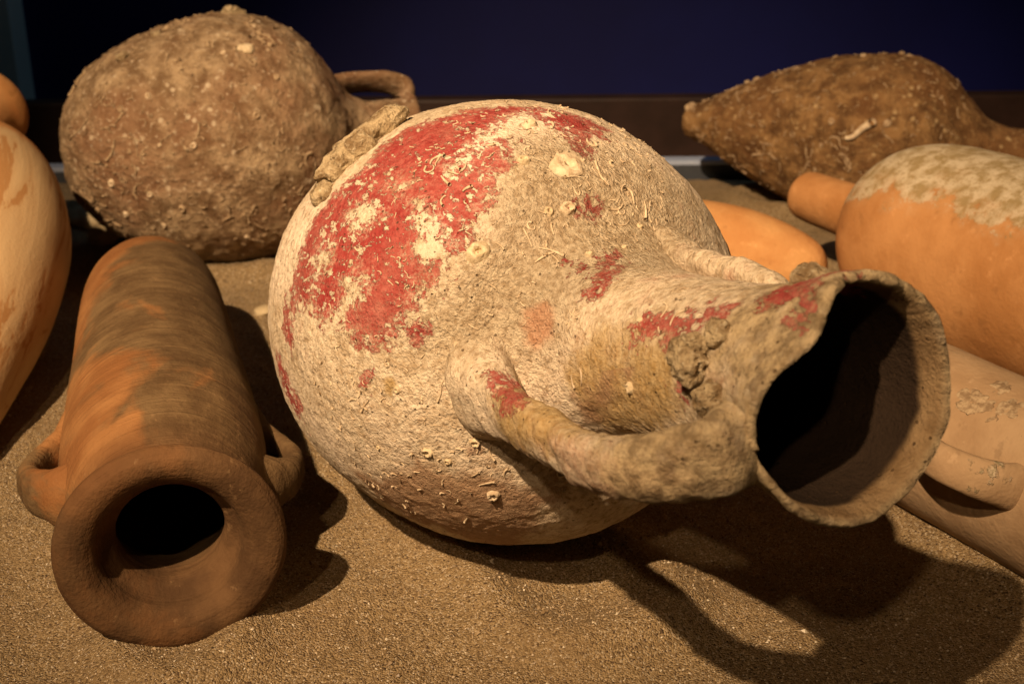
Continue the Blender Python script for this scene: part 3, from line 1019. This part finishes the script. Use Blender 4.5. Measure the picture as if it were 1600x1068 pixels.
root_c = jar_root("globular_amphora", C_base, C_dir)
tag(root_c, "dark brown globular amphora with pale flecks against the blue wall", "amphora", GROUP)
build_jar(root_c, C_outer, [(.055, .54), (.047, .538), (.041, .52), (.04, .49), (.04, .44), (0, .42)],
          [("body", 0, .43), ("neck", .43, .515), ("rim", .515, .54)], M_C, 300, 240, C_disp)
HC = [(.07, .395), (.086, .42), (.092, .46), (.091, .505), (.080, .535), (.06, .54), (.043, .525)]
for p in (R(-42), R(138)):
    build_handle(root_c, HC, p, [.034, .029, .028, .028, .029, .029, .028], [.02, .011, .009, .009, .010, .012, .016], M_C, 60, 24, lambda P: 0.0015 * fbm(P, 40, 3, 44))
C_prof = catmull(C_outer, 300)
rnd = random.Random(11)
scatter_growth(root_c, C_prof, C_disp, M_WORM_DARK, 85, (.02, .36), (-20, 150), rnd, (0.012, 0.034), (0.0011, 0.0022), (40, 200))
for _ in range(26):
    P_, N_, _r = surf(C_prof, R(rnd.uniform(-15, 140)), rnd.uniform(.03, .35), C_disp)
    rr = rnd.uniform(.003, .006)
    V, F = ring_geo(P_, N_, rr, rr * 0.8, rnd, 10)
    obj("barnacle", mesh_from("barnacle", V, F), M_WORM_DARK if rnd.random() < .6 else M_WORM, root_c)
fine_growth(root_c, C_prof, C_disp, M_WORM_DARK, 420, (.01, .37), (-60, 160), rnd, (0.005, 0.014), (0.0007, 0.0014))
for p, z, sc in ((-2, .265, .012), (20, .10, .008), (8, .15, .006), (33, .27, .009)):
    P_, N_, _r = surf(C_prof, R(p), z, C_disp)
    V, F = lump_geo(P_, N_, np.array([0, 0, 1.0]), sc * 1.3, sc, sc * (0.45 if p == 33 else 1.0), int(z * 1000), 44, 30, 0.7, 90)
    obj("concretion", mesh_from("concretion", V, F), M_CRUST if p != 33 else M_SHELL, root_c)

# ------------------------------------------------------------------ tapered amphora at the left edge
D_c = px(-63, 400, 1.57)
D_n = px(-34, 92, 2.0)
D_dir = (D_n - D_c).normalized()
D_base = D_c - D_dir * 0.42
D_outer = [(0, 0), (.022, .003), (.032, .03), (.045, .08), (.075, .18), (.108, .30), (.128, .42), (.128, .50), (.112, .58), (.08, .64),
           (.056, .665), (.046, .69), (.046, .73), (.056, .765), (.072, .785), (.076, .80), (.07, .815)]
root_d = jar_root("tapered_amphora", D_base, D_dir)
tag(root_d, "pale orange tapered amphora with fine streaks cut off by the left edge", "amphora", GROUP)
build_jar(root_d, D_outer, [(.07, .815), (.06, .81), (.045, .78), (.036, .73), (.036, .68), (0, .67)],
          [("body", 0, .665), ("neck", .665, .75), ("rim", .75, .815)], M_D, 220, 220, lambda P: 0.0015 * fbm(P, 8, 3, 51), None,
          lambda V: {"wash": 0.75 * smooth(.62, .52, V[:, 2])})

# ------------------------------------------------------------------ dark spindle amphora at the back right
E_t = Vector((.306, 2.245, .136))
E_dir = (Vector((.824, 2.025, .125)) - E_t).normalized()
E_outer = [(0, 0), (.022, .002), (.030, .014), (.040, .04), (.068, .09), (.102, .16), (.130, .24), (.141, .32), (.136, .38), (.117, .43),
           (.082, .47), (.055, .50), (.044, .53), (.04, .60), (.042, .68), (.05, .70)]


def E_disp(P):
    return 0.005 * fbm(P, 8, 2, 71) + 0.0028 * fbm(P, 50, 3, 72) + 0.0012 * np.maximum(fbm(P, 130, 2, 73), 0)


root_e = jar_root("spindle_amphora", E_t, E_dir)
tag(root_e, "dark brown crusted spindle amphora with blunt tip by the back wall", "amphora", GROUP)
build_jar(root_e, E_outer, None, [("body", 0, .49), ("neck", .49, .7)], M_E, 260, 220, E_disp)
E_prof = catmull(E_outer, 300)
rnd = random.Random(23)
scatter_growth(root_e, E_prof, E_disp, M_WORM_DARK, 60, (.03, .47), (-30, 130), rnd, (0.010, 0.03), (0.0010, 0.0019), (40, 220))
fine_growth(root_e, E_prof, E_disp, M_WORM_DARK, 320, (.02, .48), (-60, 150), rnd, (0.005, 0.013), (0.0007, 0.0013))
for _ in range(12):
    P_, N_, _r = surf(E_prof, R(rnd.uniform(-15, 110)), rnd.uniform(.05, .45), E_disp)
    rr = rnd.uniform(.003, .006)
    V, F = ring_geo(P_, N_, rr, rr * 0.8, rnd, 10)
    obj("barnacle", mesh_from("barnacle", V, F), M_WORM_DARK, root_e)
# the pale curved shell on its side
V, F = worm_geo(E_prof, E_disp, R(78), .30, .048, .0062, 48, random.Random(3), 14, 10)
obj("shell", mesh_from("shell", V, F), M_WORM, root_e)
for p, z, sc in ((30, .012, .010), (66, .36, .007), (2, .12, .007)):
    P_, N_, _r = surf(E_prof, R(p), z, E_disp)
    V, F = lump_geo(P_, N_, np.array([0, 0, 1.0]), sc, sc, sc * .8, int(z * 900), 28, 18, 0.4, 80)
    obj("concretion", mesh_from("concretion", V, F), M_WORM_DARK, root_e)

# ------------------------------------------------------------------ orange amphora with a rod foot
F_t = px(1254, 303, 1.845)
F_dir = (px(1608, 430, 1.516) - F_t).normalized()
F_outer = [(0, 0), (.024, .001), (.034, .008), (.0365, .03), (.038, .09), (.041, .125), (.056, .145), (.085, .165), (.110, .20), (.124, .25), (.127, .31),
           (.127, .45), (.12, .55), (.08, .62), (.05, .66), (.048, .75)]
root_f = jar_root("spiked_amphora", F_t, F_dir)
tag(root_f, "orange amphora with rod shaped foot and white crust on top at right edge", "amphora", GROUP)
build_jar(root_f, F_outer, None, [("foot", 0, .135), ("body", .135, .75)], M_F, 260, 240, lambda P: 0.0018 * fbm(P, 9, 3, 81), None,
          lambda V: {"white": np.clip((V[:, 0] / 0.128 - 0.56 + 0.25 * smooth(.31, .15, V[:, 2])) * 1.8, -1.2, 1.0) - 1.5 * smooth(.145, .125, V[:, 2])})

# ------------------------------------------------------------------ tan cylindrical amphora at the lower right
G_dir = -Vector((.5, -.86, 0)).normalized()
G_p = px(1500, 690, 1.208)
G_base = G_p - G_dir * 0.55
G_outer = [(0, 0), (.05, .02), (.075, .08), (.080, .2), (.080, .5), (.08, .62), (.072, .68), (.066, .7), (.08, .72), (.082, .74), (.07, .75)]
root_g = jar_root("cylindrical_amphora", G_base, G_dir)
tag(root_g, "pale tan cylindrical amphora with small ear handle beside the broken mouth", "amphora", GROUP)
build_jar(root_g, G_outer, [(.07, .75), (.05, .745), (.045, .70), (.06, .6), (0, .55)], [("body", 0, .69), ("rim", .69, .75)], M_G, 220, 220,
          lambda P: 0.0015 * fbm(P, 9, 3, 91))
EG = [(.058, .55), (.084, .532), (.108, .505), (.120, .475), (.110, .448), (.088, .436), (.058, .432)]
for p in (R(110), R(-70)):
    build_handle(root_g, EG, p, [.026, .020, .0165, .016, .017, .019, .024], [.016, .010, .009, .0095, .010, .012, .016], M_G, 50, 24)

G_prof = catmull(G_outer, 200)
for p, z, sx, sy in ((-33, .507, .017, .011), (-28, .477, .013, .014), (-12, .50, .010, .012), (-5, .47, .012, .006)):
    P_, N_, _r = surf(G_prof, R(p), z)
    V, F = lump_geo(P_ - N_ * 0.001, N_, np.array([0.2, 0, 1.0]), sx, sy, .0017, int(z * 1000) + p, 60, 36, 0.9, 130)
    obj("concretion", mesh_from("concretion", V, F), M_WORM_DARK, root_g)

# ------------------------------------------------------------------ orange amphora behind the large one
H_t = px(1292, 428, 1.667)
H_dir = Vector((-.92, .36, .0)).normalized()
H_outer = [(0, 0), (.02, .003), (.04, .018), (.06, .06), (.075, .12), (.08, .2), (.08, .35), (.07, .42), (.05, .46), (.04, .55)]
root_h = jar_root("spindle_amphora", H_t, H_dir)
tag(root_h, "smooth orange amphora end peeping out behind the large red patched amphora", "amphora", GROUP)
build_jar(root_h, H_outer, None, [("body", 0, .46), ("neck", .46, .55)], M_H, 150, 130, lambda P: 0.001 * fbm(P, 10, 3, 95))

# ------------------------------------------------------------------ stones
STONES = ((140, 352, .030, "pale angular stone between the streaked amphora and the dark brown one"),
          (170, 378, .026, "pale stone behind the far end of the cylindrical amphora"),
          (412, 492, .011, "small pale pebble on the sand left of the large amphora"))
for k, (x, y, sc, lb) in enumerate(STONES):
    d = px(x, y, 1.0) - CAM
    g0 = CAM + d * (CAM.z / -d.z)
    V, F = lump_geo(np.array([0, 0, sc * 0.35]), np.array([0, 0, 1.0]), np.array([1.0, 0.3, 0]), sc * 1.2, sc, sc * 0.7, 40 + k, 36, 24, 0.3, 0.9 / sc)
    o = obj("stone", mesh_from("stone", V, F), M_STONE)
    o.location = (g0.x, g0.y, float(sand_h(np.array([g0.x]), np.array([g0.y]))[0]))
    tag(o, lb, "stone", "stones on the sand")
